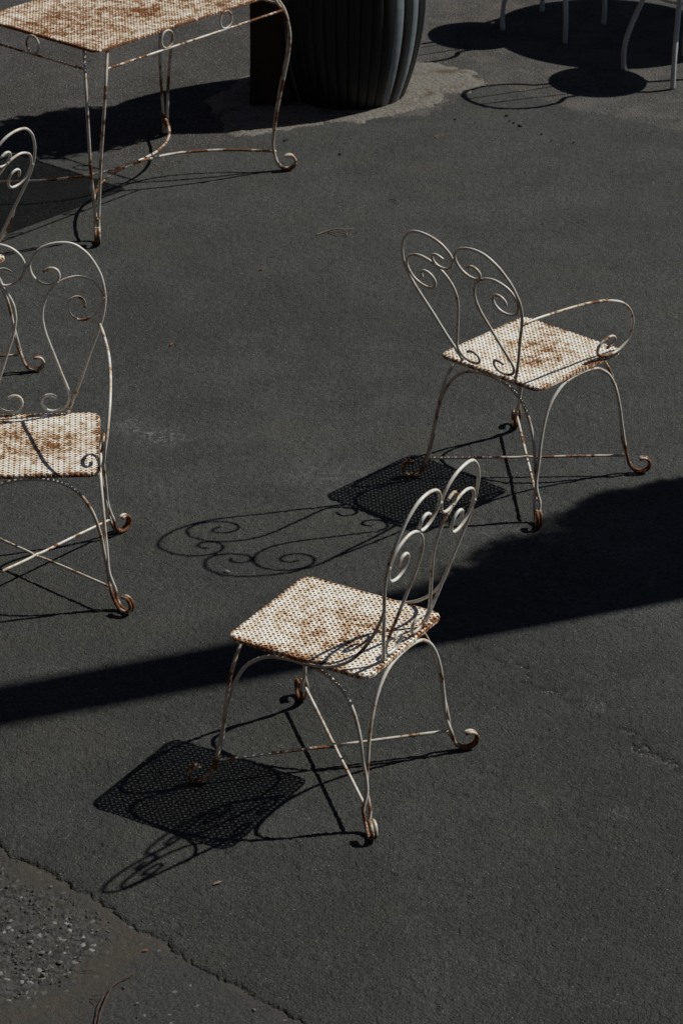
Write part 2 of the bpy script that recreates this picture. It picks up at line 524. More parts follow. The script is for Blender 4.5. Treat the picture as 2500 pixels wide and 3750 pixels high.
def vn(x, y, f, seed):
    """value noise on arrays, about -1..1"""
    X, Y = x * f + seed * 17.31, y * f + seed * 7.77
    ix, iy = np.floor(X).astype(np.int64), np.floor(Y).astype(np.int64)
    fx, fy = X - ix, Y - iy
    fx, fy = fx * fx * (3 - 2 * fx), fy * fy * (3 - 2 * fy)
    def h(i, j):
        n = (i * 374761393 + j * 668265263 + seed * 1274126177) & 0xFFFFFFFF
        n = ((n ^ (n >> 13)) * 1274126177) & 0xFFFFFFFF
        return ((n ^ (n >> 16)) & 0xFFFF) / 32767.5 - 1.0
    a_, b_ = h(ix, iy), h(ix + 1, iy)
    c_, d_ = h(ix, iy + 1), h(ix + 1, iy + 1)
    return (a_ * (1 - fx) + b_ * fx) * (1 - fy) + (c_ * (1 - fx) + d_ * fx) * fy

def build_overlay():
    """newer asphalt: a fine relief sheet whose crumbled rim sinks into the older paving"""
    ys = [4.95, 5.3, 5.6]
    y = 5.78
    while y < 13.02:
        ys.append(y)
        y += 0.0052 * (y / 5.9) ** 1.15
    ts = [-3.2, -2.2, -1.6, -1.25] + list(np.linspace(-1.06, 1.06, 480)) + [1.25, 1.6, 2.2, 3.2]
    T, Y = np.meshgrid(np.array(ts), np.array(ys))
    X = T * (0.150 * np.clip(Y, 5.78, 14) * 0.80 + 0.135 + 0.0)
    X = T * (0.1045 * Y + 0.245)
    ne, fe = np.array(near_edge), np.array(far_edge)
    d_near = (Y - np.interp(X, ne[:, 0], ne[:, 1], left=30, right=-30)) * 0.72
    d_far = (np.interp(X, fe[:, 0], fe[:, 1]) - Y) * 0.80
    wob = 0.010 * vn(X, Y, 14, 3) + 0.010 * vn(X, Y, 45, 4) + 0.009 * vn(X, Y, 110, 5)
    d = np.minimum(d_near + wob, d_far + 1.6 * wob)
    fine = np.minimum(1.0, 6.2 / Y)
    relief = 0.0009 * vn(X, Y, 70, 11) + 0.0010 * vn(X, Y, 130, 12)
    rs = np.random.RandomState(5)
    relief += 0.0006 * rs.uniform(-1, 1, X.shape)
    pit = vn(X, Y, 42, 21) * 0.55 + vn(X, Y, 95, 22) * 0.55 + vn(X, Y, 170, 24) * 0.2 + vn(X, Y, 7, 23) * 0.25
    relief -= 0.0075 * np.clip(pit - 0.40, 0, 0.40)
    # rougher along the old joint that crosses the right-hand side
    j = np.abs((X - 0.358) * 0.795 + (Y - 7.813) * 0.607 + 0.03 * vn(X, Y, 8, 31) + 0.012 * vn(X, Y, 30, 32))
    jm = np.clip(1.3 - j / (0.016 + 0.014 * np.abs(vn(X, Y, 12, 35))), 0, 1) * np.clip((X - 0.25) * 5, 0, 1) * np.clip(0.75 + 0.8 * vn(X, Y, 5, 33) + 0.8 * vn(X, Y, 50, 36), 0, 1)
    relief -= jm * (0.0048 + 0.0055 * vn(X, Y, 70, 34))
    Z = relief - 0.0012
    lip = np.clip(1 - d / 0.030, 0, 1)
    Z -= lip * (0.0012 + 0.0022 * np.abs(vn(X, Y, 60, 41)))
    out = np.clip(-d / 0.012, 0, 1)
    Z = Z * (1 - out) - 0.016 * out
    ny, nx = X.shape
    me = bpy.data.meshes.new('asphalt_overlay')
    V = np.stack([X, Y, Z], -1).reshape(-1, 3)
    idx = np.arange(ny * nx).reshape(ny, nx)
    Q = np.stack([idx[:-1, :-1], idx[:-1, 1:], idx[1:, 1:], idx[1:, :-1]], -1).reshape(-1, 4)
    dead = (d < -0.03)
    dq = (dead[:-1, :-1] & dead[:-1, 1:] & dead[1:, 1:] & dead[1:, :-1]).reshape(-1)
    Q = Q[~dq]
    me.vertices.add(len(V)); me.vertices.foreach_set('co', V.astype(np.float32).ravel())
    me.loops.add(Q.size); me.loops.foreach_set('vertex_index', Q.astype(np.int32).ravel())
    me.polygons.add(len(Q)); me.polygons.foreach_set('loop_start', np.arange(0, Q.size, 4, dtype=np.int32))
    me.polygons.foreach_set('use_smooth', np.ones(len(Q), dtype=bool))
    me.update(calc_edges=True); me.validate()
    at = me.attributes.new('joint', 'FLOAT', 'POINT')
    at.data.foreach_set('value', jm.reshape(-1).astype(np.float32))
    me.materials.append(MAT['asphalt_new'])
    o = link('asphalt_overlay', me)
    o['kind'] = 'structure'
build_overlay()

def poly_sdf(X, Y, poly):
    P = np.array(poly)
    best = np.full(X.shape, 1e9); inside = np.zeros(X.shape, bool)
    for a_, b_ in zip(P, np.roll(P, -1, 0)):
        ex, ey = b_ - a_
        t = np.clip(((X - a_[0]) * ex + (Y - a_[1]) * ey) / (ex * ex + ey * ey), 0, 1)
        best = np.minimum(best, np.hypot(X - a_[0] - t * ex, Y - a_[1] - t * ey))
        c1 = (a_[1] > Y) != (b_[1] > Y)
        with np.errstate(divide='ignore', invalid='ignore'):
            xc = (b_[0] - a_[0]) * (Y - a_[1]) / (b_[1] - a_[1]) + a_[0]
        inside ^= c1 & (X < xc)
    return np.where(inside, -best, best)

def grid_mesh(name, X, Y, Z, keep, mat, attr=None):
    ny, nx = X.shape
    idx = np.arange(ny * nx).reshape(ny, nx)
    Q = np.stack([idx[:-1, :-1], idx[:-1, 1:], idx[1:, 1:], idx[1:, :-1]], -1).reshape(-1, 4)
    if keep is not None:
        Q = Q[keep.reshape(-1)[Q].any(1)]
    o = mesh_obj(name, np.stack([X, Y, Z], -1).reshape(-1, 3).tolist(), Q.tolist(), mat, smooth=True)
    for k_, a_ in (attr or {}).items():
        at = o.data.attributes.new(k_, 'FLOAT', 'POINT')
        at.data.foreach_set('value', a_.reshape(-1).astype(np.float32))
    o['kind'] = 'structure'
    return o

ROUGH = [(-0.93, 6.64), (-0.875, 6.575), (-0.80, 6.50), (-0.629, 6.39), (-0.553, 6.311), (-0.578, 6.219), (-0.668, 6.067), (-0.809, 5.953), (-1.15, 5.86), (-1.2, 6.8)]
def build_worn():
    """the older paving in the near left corner: ravelled stones, a tongue of trodden dirt, then smoother old tar"""
    X, Y = np.meshgrid(np.arange(-1.12, 0.12, 0.0036), np.arange(5.70, 6.86, 0.0050))
    sd = poly_sdf(X, Y, ROUGH) + 0.03 * vn(X, Y, 12, 71) + 0.015 * vn(X, Y, 40, 72)
    rough = np.clip(0.5 - sd / 0.05, 0, 1)
    seam = np.interp(X, [p[0] for p in near_edge], [p[1] for p in near_edge]) - Y
    dirt = np.clip(1.15 - np.abs(sd - 0.06) / 0.10 + 0.45 * vn(X, Y, 15, 73) + 0.25 * vn(X, Y, 50, 74), 0, 1) * 0.9
    dirt = np.maximum(dirt, np.clip(0.75 - seam / 0.10 + 0.7 * vn(X, Y, 13, 75) + 0.4 * vn(X, Y, 60, 76), 0, 1) * 0.8)
    dirt = np.maximum(dirt, rough * np.clip(0.15 + 0.9 * vn(X, Y, 22, 77), 0, 1) * 0.7)
    st = vn(X, Y, 75, 78) * 0.55 + vn(X, Y, 150, 79) * 0.45
    rs = np.random.RandomState(8)
    Z = -0.0062 + rough * (0.0038 * st + 0.0010 * rs.uniform(-1, 1, X.shape)) + (1 - rough) * (1 - 0.3 * dirt) * (0.0014 * vn(X, Y, 90, 80) + 0.0007 * rs.uniform(-1, 1, X.shape) - 0.004 * np.clip(vn(X, Y, 48, 81) * .6 + vn(X, Y, 100, 82) * .5 - 0.4, 0, .4))
    Z += 0.0016 * vn(X, Y, 4, 83)
    Z -= 0.0045 * np.clip(1 - seam / 0.022, 0, 1) * np.clip(0.8 + 0.5 * vn(X, Y, 30, 84), 0, 1)
    grid_mesh('worn_pavement', X, Y, Z, None, 'worn', {'dirt': np.clip(dirt, 0, 1), 'rough': rough})

pad_pts = [(-0.52, 12.27), (-0.385, 12.20), (-0.2, 12.33), (-0.06, 12.39), (0.09, 12.350), (0.26, 12.51), (0.40, 12.645), (0.55, 12.83), (0.635, 12.96), (0.57, 13.1), (0.484, 13.19), (0.378, 13.25), (0.1, 13.28), (-0.27, 13.12), (-0.46, 13.0), (-0.60, 12.7)]

def build_footing():
    X, Y = np.meshgrid(np.arange(-0.75, 0.80, 0.006), np.arange(12.1, 13.45, 0.008))
    d = poly_sdf(X, Y, pad_pts) + 0.035 * vn(X, Y, 9, 61) + 0.022 * vn(X, Y, 26, 62) + 0.012 * vn(X, Y, 70, 63)
    Z = 0.0040 - 0.0022 + 0.0012 * vn(X, Y, 22, 64) + 0.0012 * vn(X, Y, 60, 65) + 0.0007 * vn(X, Y, 120, 66)
    k = np.clip(d / 0.05 + 1, 0, 1)
    Z = Z * (1 - k) - 0.0045 * k - 0.010 * np.clip(d / 0.03, 0, 1)
    ny, nx = X.shape
    idx = np.arange(ny * nx).reshape(ny, nx)
    Q = np.stack([idx[:-1, :-1], idx[:-1, 1:], idx[1:, 1:], idx[1:, :-1]], -1).reshape(-1, 4)
    keep = (d.reshape(-1)[Q] < 0.04).any(1)
    o = mesh_obj('concrete_footing', np.stack([X, Y, Z], -1).reshape(-1, 3).tolist(), Q[keep].tolist(), 'concrete', smooth=True)
    o['kind'] = 'structure'
build_footing()
build_worn()


# ------------------------------------------------------------------ perforated plate
def sdf_rr(x, y, hx, hy, r):
    qx, qy = abs(x) - (hx - r), abs(y) - (hy - r)
    return math.hypot(max(qx, 0), max(qy, 0)) + min(max(qx, qy), 0) - r

def perforated(name, hx, hy, rc, rim, mat, pitch=0.0163, sag=0.003, seed=0):
    rs = random.Random(seed)
    rb = 0.006
    cx, cy = hx - rb, hy - rb                       # flat core
    ext = rb * math.pi / 2 + rim
    pts, edges = [], []
    # outline
    loop = []
    ox, oy, rr = cx + ext, cy + ext, rc + ext
    for qx, qy, a0 in ((1, 1, 0), (-1, 1, 90), (-1, -1, 180), (1, -1, 270)):
        for s in range(10):
            a = math.radians(a0 + 90 * s / 9)
            loop.append((qx * (ox - rr) + rr * math.cos(a), qy * (oy - rr) + rr * math.sin(a)))
    full = []
    for i in range(len(loop)):
        a, b = np.array(loop[i]), np.array(loop[(i + 1) % len(loop)])
        m = max(1, int(np.linalg.norm(b - a) / 0.006))
        full += [a + (b - a) * j / m for j in range(m)]
    base = len(pts)
    pts += [Vector(p) for p in full]
    edges += [(base + i, base + (i + 1) % len(full)) for i in range(len(full))]
    # flat-core contour (a crease line, so the fold is clean)
    nx, ny = int(ox / pitch) + 1, int(oy / pitch) + 1
    A, Bw, rd = 0.0047, 0.0018, 0.0025
    cross = [(A, -Bw), (A, Bw), (Bw, Bw), (Bw, A), (-Bw, A), (-Bw, Bw), (-A, Bw), (-A, -Bw), (-Bw, -Bw), (-Bw, -A), (Bw, -A), (Bw, -Bw)]
    dot = [(rd * math.cos(math.pi * (j + .5) / 4), rd * math.sin(math.pi * (j + .5) / 4)) for j in range(8)]
    holes = set()
    for kind, shape, off in (('x', cross, 0.0), ('o', dot, 0.5)):
        for i in range(-nx, nx + 1):
            for j in range(-ny, ny + 1):
                px, py = (i + off) * pitch, (j + off) * pitch
                rad = A if kind == 'x' else rd
                if sdf_rr(px, py, ox, oy, rr) > -rad - 0.0015:
                    continue
                holes.add((kind, i, j))
                b0 = len(pts)
                pts += [Vector((px + u, py + v)) for u, v in shape]
                edges += [(b0 + q, b0 + (q + 1) % len(shape)) for q in range(len(shape))]
    vv, ee, ff, *_ = delaunay_2d_cdt(pts, edges, [], 1, 1e-7)
    co = np.array([(v.x, v.y) for v in vv])
    F = []
    for f in ff:
        c = co[list(f)].mean(0)
        if sdf_rr(c[0], c[1], ox, oy, rr) > 1e-5:
            continue
        i, j = round(c[0] / pitch), round(c[1] / pitch)
        if ('x', i, j) in holes:
            u, w = abs(c[0] - i * pitch), abs(c[1] - j * pitch)
            if (u < A and w < Bw) or (u < Bw and w < A):
                continue
        i, j = round(c[0] / pitch - .5), round(c[1] / pitch - .5)
        if ('o', i, j) in holes and math.hypot(c[0] - (i + .5) * pitch, c[1] - (j + .5) * pitch) < rd * 0.94:
            continue
        a, b, d = co[f[0]], co[f[1]], co[f[2]]
        F.append(tuple(f) if (b[0] - a[0]) * (d[1] - a[1]) - (b[1] - a[1]) * (d[0] - a[0]) > 0 else tuple(reversed(f)))
    V = []
    for x, y in co:
        d = sdf_rr(x, y, cx, cy, rc)
        z = -sag * max(0, 1 - (x / hx) ** 2) * max(0, 1 - (y / hy) ** 2) + 0.0009 * vnoise(x * 21, y * 21, seed)
        if d > 0:
            e = 1e-4
            gx = sdf_rr(x + e, y, cx, cy, rc) - sdf_rr(x - e, y, cx, cy, rc)
            gy = sdf_rr(x, y + e, cx, cy, rc) - sdf_rr(x, y - e, cx, cy, rc)
            g = math.hypot(gx, gy) or 1.0
            gx, gy = gx / g, gy / g
            bx, by = x - gx * d, y - gy * d
            a = min(d / rb, math.pi / 2)
            rest = max(0.0, d - rb * math.pi / 2)
            k = rb * math.sin(a) + 0.0010 * vnoise(bx * 70, by * 70, seed + 3) * (d / ext)
            x, y = bx + gx * k, by + gy * k
            z -= rb * (1 - math.cos(a)) + rest
        V.append((x, y, z))
    used = sorted({i for f in F for i in f})
    rem = {o_: n_ for n_, o_ in enumerate(used)}
    me = bpy.data.meshes.new(name)
    me.from_pydata([V[i] for i in used], [], [tuple(rem[i] for i in f) for f in F])
    me.update()
    me.materials.append(MAT[mat])
    return me

# ------------------------------------------------------------------ ornate wire chairs
SH = 0.44
HX, HY = 0.206, 0.218
OUTER = [(0.0476, 0.4565), (0.0679, 0.4688), (0.0895, 0.4623), (0.0956, 0.4398), (0.0835, 0.4205), (0.0606, 0.4151), (0.0377, 0.4221), (0.02, 0.4378), (0.0093, 0.4594), (0.0072, 0.4834), (0.0172, 0.506), (0.0332, 0.5242), (0.0537, 0.5371), (0.0765, 0.5446), (0.1005, 0.5477), (0.1247, 0.5463), (0.1477, 0.5389), (0.167, 0.5247), (0.1843, 0.5078), (0.198, 0.4876), (0.2094, 0.4662), (0.2194, 0.444), (0.2252, 0.4204), (0.2293, 0.3965), (0.2312, 0.3723), (0.2294, 0.3481), (0.2254, 0.3241), (0.2198, 0.3005), (0.2122, 0.2774), (0.1947, 0.232), (0.1771, 0.1866), (0.1614, 0.1406), (0.145, 0.0948), (0.1267, 0.0497), (0.1084, 0.0030)]
INNER = [(0.1685, 0.3411), (0.1691, 0.3593), (0.1578, 0.373), (0.1406, 0.3755), (0.1257, 0.3661), (0.1179, 0.3502), (0.1185, 0.3323), (0.1266, 0.3164), (0.1408, 0.3051), (0.1585, 0.3014), (0.1765, 0.3037), (0.1931, 0.3108), (0.2069, 0.323), (0.2156, 0.339), (0.2205, 0.3563), (0.2221, 0.3746), (0.2176, 0.3923), (0.2095, 0.4084), (0.1977, 0.4225), (0.1817, 0.4313), (0.1646, 0.4375), (0.1463, 0.4399), (0.1282, 0.4371), (0.1108, 0.4314), (0.0947, 0.4227), (0.0803, 0.4113), (0.0679, 0.3979), (0.0573, 0.3829), (0.0498, 0.3661), (0.0434, 0.3489), (0.0412, 0.3307), (0.0397, 0.3123), (0.0418, 0.2941), (0.0448, 0.276), (0.0492, 0.2581), (0.0546, 0.2405), (0.0667, 0.2056), (0.0787, 0.1707), (0.0903, 0.1357), (0.103, 0.1011), (0.1120, 0.0740), (0.1142, 0.0520), (0.1075, 0.0318), (0.0954, 0.0187), (0.0789, 0.0111), (0.0607, 0.0090), (0.0438, 0.0141), (0.0318, 0.0273), (0.0303, 0.047), (0.0411, 0.0606), (0.0584, 0.0623), (0.0742, 0.0535)]
SCROLL = [(-0.004, 0.050), (0.006, 0.054), (0.0185, 0.0525), (0.0285, 0.044), (0.0320, 0.031), (0.0285, 0.0175), (0.0175, 0.0085), (0.003, 0.0052), (-0.012, 0.0075), (-0.026, 0.017), (-0.0375, 0.036), (-0.044, 0.058)]
ARCH_X = [(0.217, 0.115), (0.207, 0.19), (0.197, 0.25), (0.178, 0.312), (0.148, 0.364), (0.108, 0.400), (0.062, 0.418), (0.0, 0.4235)]
ARCH_Y = [(0.229, 0.115), (0.214, 0.19), (0.203, 0.25), (0.183, 0.314), (0.157, 0.362), (0.121, 0.394), (0.078, 0.415), (0.0, 0.4235)]
ARM = [(0.212, -0.309, 0.692), (0.221, -0.248, 0.696), (0.229, -0.181, 0.695), (0.235, -0.124, 0.693), (0.239, -0.063, 0.688), (0.241, 0.001, 0.679), (0.241, 0.069, 0.664), (0.238, 0.143, 0.636), (0.233, 0.193, 0.602), (0.227, 0.225, 0.563), (0.22, 0.241, 0.525), (0.214, 0.233, 0.48), (0.211, 0.209, 0.458), (0.2085, 0.175, 0.4455), (0.207, 0.134, 0.446), (0.205, 0.095, 0.455), (0.207, 0.076, 0.474), (0.212, 0.078, 0.496), (0.217, 0.104, 0.513), (0.217, 0.141, 0.513), (0.213, 0.162, 0.495), (0.209, 0.154, 0.479), (0.207, 0.127, 0.473)]
BRACE = [(-0.257, 0.632), (-0.245, 0.596), (-0.224, 0.551), (-0.198, 0.511), (-0.167, 0.477), (-0.137, 0.455), (-0.101, 0.438), (-0.065, 0.431), (-0.034, 0.429)]
FX, FY = 0.2635, 0.266                      # where the scrolled feet touch the ground

def foot_path(sx, sy, side):
    """scroll at the corner (sx, sy), wire pushed sideways off the diagonal; returns top-last path"""
    d = np.array([sx, sy]) / math.sqrt(2)
    t = np.array([-d[1], d[0]])
    out = []
    for r, z in SCROLL:
        spread = 0.0058 + 0.004 * max(0, (z - 0.03) / 0.03) * (1 if r < -0.02 else 0)
        xy = np.array([sx * FX, sy * FY]) + d * r + t * side * spread
        out.append((xy[0], xy[1], z))
    return out

def arch_path(edge, s):
    """edge 'x': arch runs along x under the front/back edge y = s*HY; 'y': along y under a side edge"""
    if edge == 'x':
        t_a = np.array([-s, -1.0]);                                   # placeholder, sides solved below
        def corner(sx):
            d = np.array([sx, s]) / math.sqrt(2); t = np.array([-d[1], d[0]])
            side = 1 if t @ np.array([-sx, 0]) > 0 else -1            # towards the middle of this edge
            return foot_path(sx, s, side)
        A = corner(-1); B = corner(1)
        mid = [(-x, s * (0.2125 + 0.014 * (0.43 - z) / 0.36), z) for x, z in ARCH_X] + [(x, s * (0.2125 + 0.014 * (0.43 - z) / 0.36), z) for x, z in reversed(ARCH_X[:-1])]
    else:
        def corner(sy):
            d = np.array([s, sy]) / math.sqrt(2); t = np.array([-d[1], d[0]])
            side = 1 if t @ np.array([0, -sy]) > 0 else -1
            return foot_path(s, sy, side)
        A = corner(-1); B = corner(1)
        mid = [(s * (0.2005 + 0.024 * (0.43 - z) / 0.36), -y, z) for y, z in ARCH_Y] + [(s * (0.2005 + 0.024 * (0.43 - z) / 0.36), y, z) for y, z in reversed(ARCH_Y[:-1])]
    return A + mid + list(reversed(B))

CACHE = {}
def cached(key, fn):
    if key not in CACHE:
        CACHE[key] = fn()
    return CACHE[key]

def bead(c, r, seed):
    rs = random.Random(seed)
    bm = bmesh.new()
    bmesh.ops.create_icosphere(bm, subdivisions=2, radius=r)
    out = ([Vector(c) + v.co * (1 + rs.uniform(-.16, .16)) for v in bm.verts], None)
    bm.verts.index_update()
    fs = [tuple(v.index for v in f.verts) for f in bm.faces]
    bm.free()
    return out[0], fs

def tube_mesh(name, pts, r, mat, seed=0, ds=0.006, sides=10, beads=()):
    mb = MB().add(tube(spline(pts, ds), r, sides, seed=seed))
    for q, c in enumerate(beads):
        mb.add(bead(c[:3], c[3], seed * 10 + q))
    v, f = mb.v, mb.f
    me = bpy.data.meshes.new(name)
    me.from_pydata([tuple(p) for p in v], [], f)
    me.update()
    me.polygons.foreach_set('use_smooth', [len(p.vertices) == 4 for p in me.polygons])
    me.materials.append(MAT[mat])
    return me

def build_chair(label, loc, rz, tilt, arms=(), braces=(), group=None, arm_lift=0.0, back_scale=1.0):
    ch = thing('wire_chair', label, 'chair', (loc[0], loc[1], 0.0), rz, group)
    seat = link('seat', cached('seat', lambda: perforated('seat', HX, HY, 0.028, 0.006, 'seat', seed=2)), ch)
    seat.location = (0, 0, SH)
    md = seat.modifiers.new('thickness', 'SOLIDIFY'); md.thickness = 0.0018; md.offset = -1
    for edge in 'xy':
        for s in (-1, 1):
            link('arched_leg', cached(('arch', edge, s), lambda: tube_mesh('arched_leg', arch_path(edge, s), 0.0052, 'wire_leg', seed=s + 3)), ch)
    # crossed stretchers, bent a little where they meet
    for k, (sx, sy) in enumerate(((1, 1), (1, -1))):
        a = 0.2270
        zc = 0.066 if k == 0 else 0.0575
        pts = [(-sx * a, -sy * a, 0.064), (-sx * 0.11, -sy * 0.11, 0.064), (-sx * 0.02, -sy * 0.02, 0.0625), (0, 0, zc), (sx * 0.02, sy * 0.02, 0.0625), (sx * 0.11, sy * 0.11, 0.064), (sx * a, sy * a, 0.064)]
        link('stretcher', cached(('st', k), lambda: tube_mesh('stretcher', pts, 0.0044, 'wire_brace', seed=8 + k, beads=[(0, 0, 0.0615, 0.0060)] if k == 0 else ())), ch)
    for s in (-1, 1):
        hp = link('back_frame', cached(('bo', s), lambda: tube_mesh('back_frame', [(s * u, 0, v) for u, v in OUTER], 0.0049, 'wire_back', seed=11 + s, beads=[(s * 0.088, 0, 0.4235, 0.0066), (s * 0.2265, 0, 0.372, 0.0066), (s * 0.002, 0, 0.472, 0.0068), (s * 0.109, 0, 0.010, 0.0072)])), ch)
        hp.location = (0, -0.208, SH); hp.rotation_euler = (tilt, 0, 0); hp.scale = (1, 1, back_scale)
        sc = link('back_scroll', cached(('bi', s), lambda: tube_mesh('back_scroll', [(s * u, 0.0, v) for u, v in INNER], 0.0047, 'wire_back', seed=15 + s)), hp)
    for s in arms:
        pts = []
        v0 = (ARM[0][2] + arm_lift - SH) / math.cos(tilt)
        y_start = -0.208 - v0 * math.sin(tilt)
        y1, y0 = ARM[8][1], ARM[0][1]
        for i, (x, y, z) in enumerate(ARM):
            if i < 8:
                f = (y - y1) / (y0 - y1)
                y = y1 + (y_start - y1) * f
                z += arm_lift * f * f
            pts.append((s * x, y, z))
        v, f = tube(spline(pts), 0.0048, 10, seed=5)
        o = mesh_obj('armrest', v, f, 'wire_arm', ch, True)
    for s in braces:
        v0 = (BRACE[0][1] - SH) / math.cos(tilt)
        y_start = -0.208 - v0 * math.sin(tilt)
        pts = []
        for i, (y, z) in enumerate(BRACE):
            f = max(0.0, 1 - i / 4.0)
            x = 0.184 + 0.022 * min(1, i / 3.0)
            pts.append((s * x, y + (y_start - BRACE[0][0]) * f, z))
        v, f = tube(spline(pts), 0.0046, 10, seed=6)
        mesh_obj('side_brace', v, f, 'wire_arm', ch, True)
    return ch

GC = 'white rusty wire chairs with heart shaped backs'
build_chair('rusty white wire chair without arms, nearest the camera in the middle', (-0.0133, 7.0753), 1.0452, 0.22, (), (-1, 1), GC, 0.0, 0.958)
build_chair('rusty white wire chair with a single looped armrest, at the right', (0.6036, 8.9162), -0.7321, 0.42, (1,), (), GC)
build_chair('rusty white wire armchair facing the camera, cut off by the left edge', (-0.930, 8.188), 3.222, 0.115, (-1, 1), (), GC, 0.03, 0.985)
build_chair('rusty white wire chair half hidden behind the left armchair, beside the table', (-1.451, 9.662), 0.935, 0.32, (), (-1, 1), GC)

# ------------------------------------------------------------------ rusty table
def build_table():
    tx, ty = 0.535, 0.325
    H = 0.76
    rz = math.atan2(0.764, 0.646)
    t = thing('garden_table', 'long rusty white wire table with a perforated top and scrolled feet', 'table', (-0.859, 11.586, 0), rz)
    top = link('tabletop', perforated('tabletop', tx, ty, 0.035, 0.004, 'tabletop', pitch=0.0163, sag=0.004, seed=6), t)
    top.location = (0.0225, 0, H)
    md = top.modifiers.new('thickness', 'SOLIDIFY'); md.thickness = 0.0016; md.offset = -1
    fx, fy = 0.556, 0.346
    # outward offset profile of a leg wire: (r along the foot diagonal, z)
    prof = [(-0.012, 0.058), (0.0, 0.0655), (0.016, 0.064), (0.030, 0.053), (0.034, 0.037), (0.029, 0.020), (0.016, 0.0085), (0.0, 0.0056), (-0.018, 0.010), (-0.035, 0.024), (-0.049, 0.055), (-0.057, 0.095), (-0.055, 0.135), (-0.037, 0.235), (-0.016, 0.335), (0.005, 0.44), (0.0165, 0.51), (0.021, 0.57), (0.0165, 0.615), (0.004, 0.66), (-0.014, 0.69), (-0.031, 0.715), (-0.044, 0.735), (-0.056, 0.7505)]
    PR = np.array(prof[7:])
    def wire_xy(sx, sy, side, r, z):
        d = np.array([sx, sy]) / math.sqrt(2)
        tt = np.array([-d[1], d[0]])
        k = max(0.0, (z - 0.30) / 0.45)                  # upper leg eases in under the edge of the top
        q = min(1.0, max(0.0, (z - 0.08) / 0.66))
        inward = np.array([-sx, 0.0]) if side == long_side(sx, sy) else np.array([0.0, -sy])
        sep = tt * side * 0.0065 * (1 - q) + inward * 0.062 * q
        return np.array([sx * fx, sy * fy]) + d * r + sep - np.array([sx * (-0.052 if sx > 0 else 0.022), sy * 0.002]) * k
    def long_side(sx, sy):
        return 1 if -sy * sx < 0 else -1                 # which of the two wires belongs to the long edge
    for sx in (-1, 1):
        for sy in (-1, 1):
            mb = MB()
            for side in (-1, 1):
                pts = [(*wire_xy(sx, sy, side, r, z), z) for r, z in prof]
                mb.add(tube(spline(pts), 0.0062, 10, seed=sx + 2 * sy + side))
            mb.build('leg', 'wire_table', t)
    zr = 0.684
    ring_r = 0.0335
    def rail(a, b, nr):
        a, b = np.array(a), np.array(b)
        mid = [a + (b - a) * q for q in np.linspace(0, 1, 9)]
        mb = MB().add(tube(spline([(p[0], p[1], zr) for p in mid]), 0.0048, 10, seed=4))
        r = mb.build('apron_rail', 'wire_rail', t)
        u = (b - a) / np.linalg.norm(b - a)
        for i in range(nr):
            c = a + (b - a) * (i + 1) / (nr + 1)
            pp = [(c[0] + ring_r * math.cos(q) * u[0], c[1] + ring_r * math.cos(q) * u[1], zr + 0.0046 + ring_r + ring_r * 1.05 * math.sin(q)) for q in np.linspace(0, 2 * math.pi, 28, endpoint=False)]
            v, f = tube(np.array(pp), 0.0045, 8, closed=True, seed=i)
            mesh_obj('ring', v, f, 'wire_table', r, True)
    rz_ = float(np.interp(zr, PR[:, 1], PR[:, 0]))
    for s in (-1, 1):
        rail(wire_xy(-1, s, long_side(-1, s), rz_, zr), wire_xy(1, s, long_side(1, s), rz_, zr), 2)
        rail(wire_xy(s, -1, -long_side(s, -1), rz_, zr), wire_xy(s, 1, -long_side(s, 1), rz_, zr), 1)
    # two bowed stretchers that kiss in the middle
    for s in (-1, 1):
        pts = []
        for q in np.linspace(-1, 1, 21):
            x = q * (fx - 0.034)
            yy = s * (0.0055 + (fy - 0.036) * (abs(q) ** 2.3))
            pts.append((x, yy, 0.083 + 0.012 * (1 - q * q)))
        v, f = tube(spline(pts), 0.0056, 10, seed=21 + s)
        mesh_obj('stretcher', v, f, 'wire_rail', t, True)
build_table()

# ------------------------------------------------------------------ barrel with shrub, post
def leaf_cloud(blobs, n, size, seed):
    rs = random.Random(seed)
    V, F = [], []
    wts = [b[3] * b[4] * b[5] for b in blobs]
    for _ in range(n):
        cx, cy, cz, rx, ry, rz_ = rs.choices(blobs, wts)[0]
        while True:
            p = [rs.uniform(-1, 1) for _ in range(3)]
            q = sum(c * c for c in p)
            if 0.12 < q < 1.0:
                break
        c = Vector((cx + p[0] * rx, cy + p[1] * ry, cz + p[2] * rz_))
        u = Vector((rs.gauss(0, 1), rs.gauss(0, 1), rs.gauss(0, 1))).normalized()
        w = u.orthogonal().normalized()
        w = Matrix.Rotation(rs.uniform(0, 6.28), 3, u) @ w
        L = size * rs.uniform(0.7, 1.3)
        nrm = u.cross(w)
        k = len(V)
        V += [c - u * L, c + w * L * 0.42 + nrm * L * 0.1, c + u * L, c - w * L * 0.42 + nrm * L * 0.1]
        F += [(k, k + 1, k + 2), (k, k + 2, k + 3)]
    return V, F

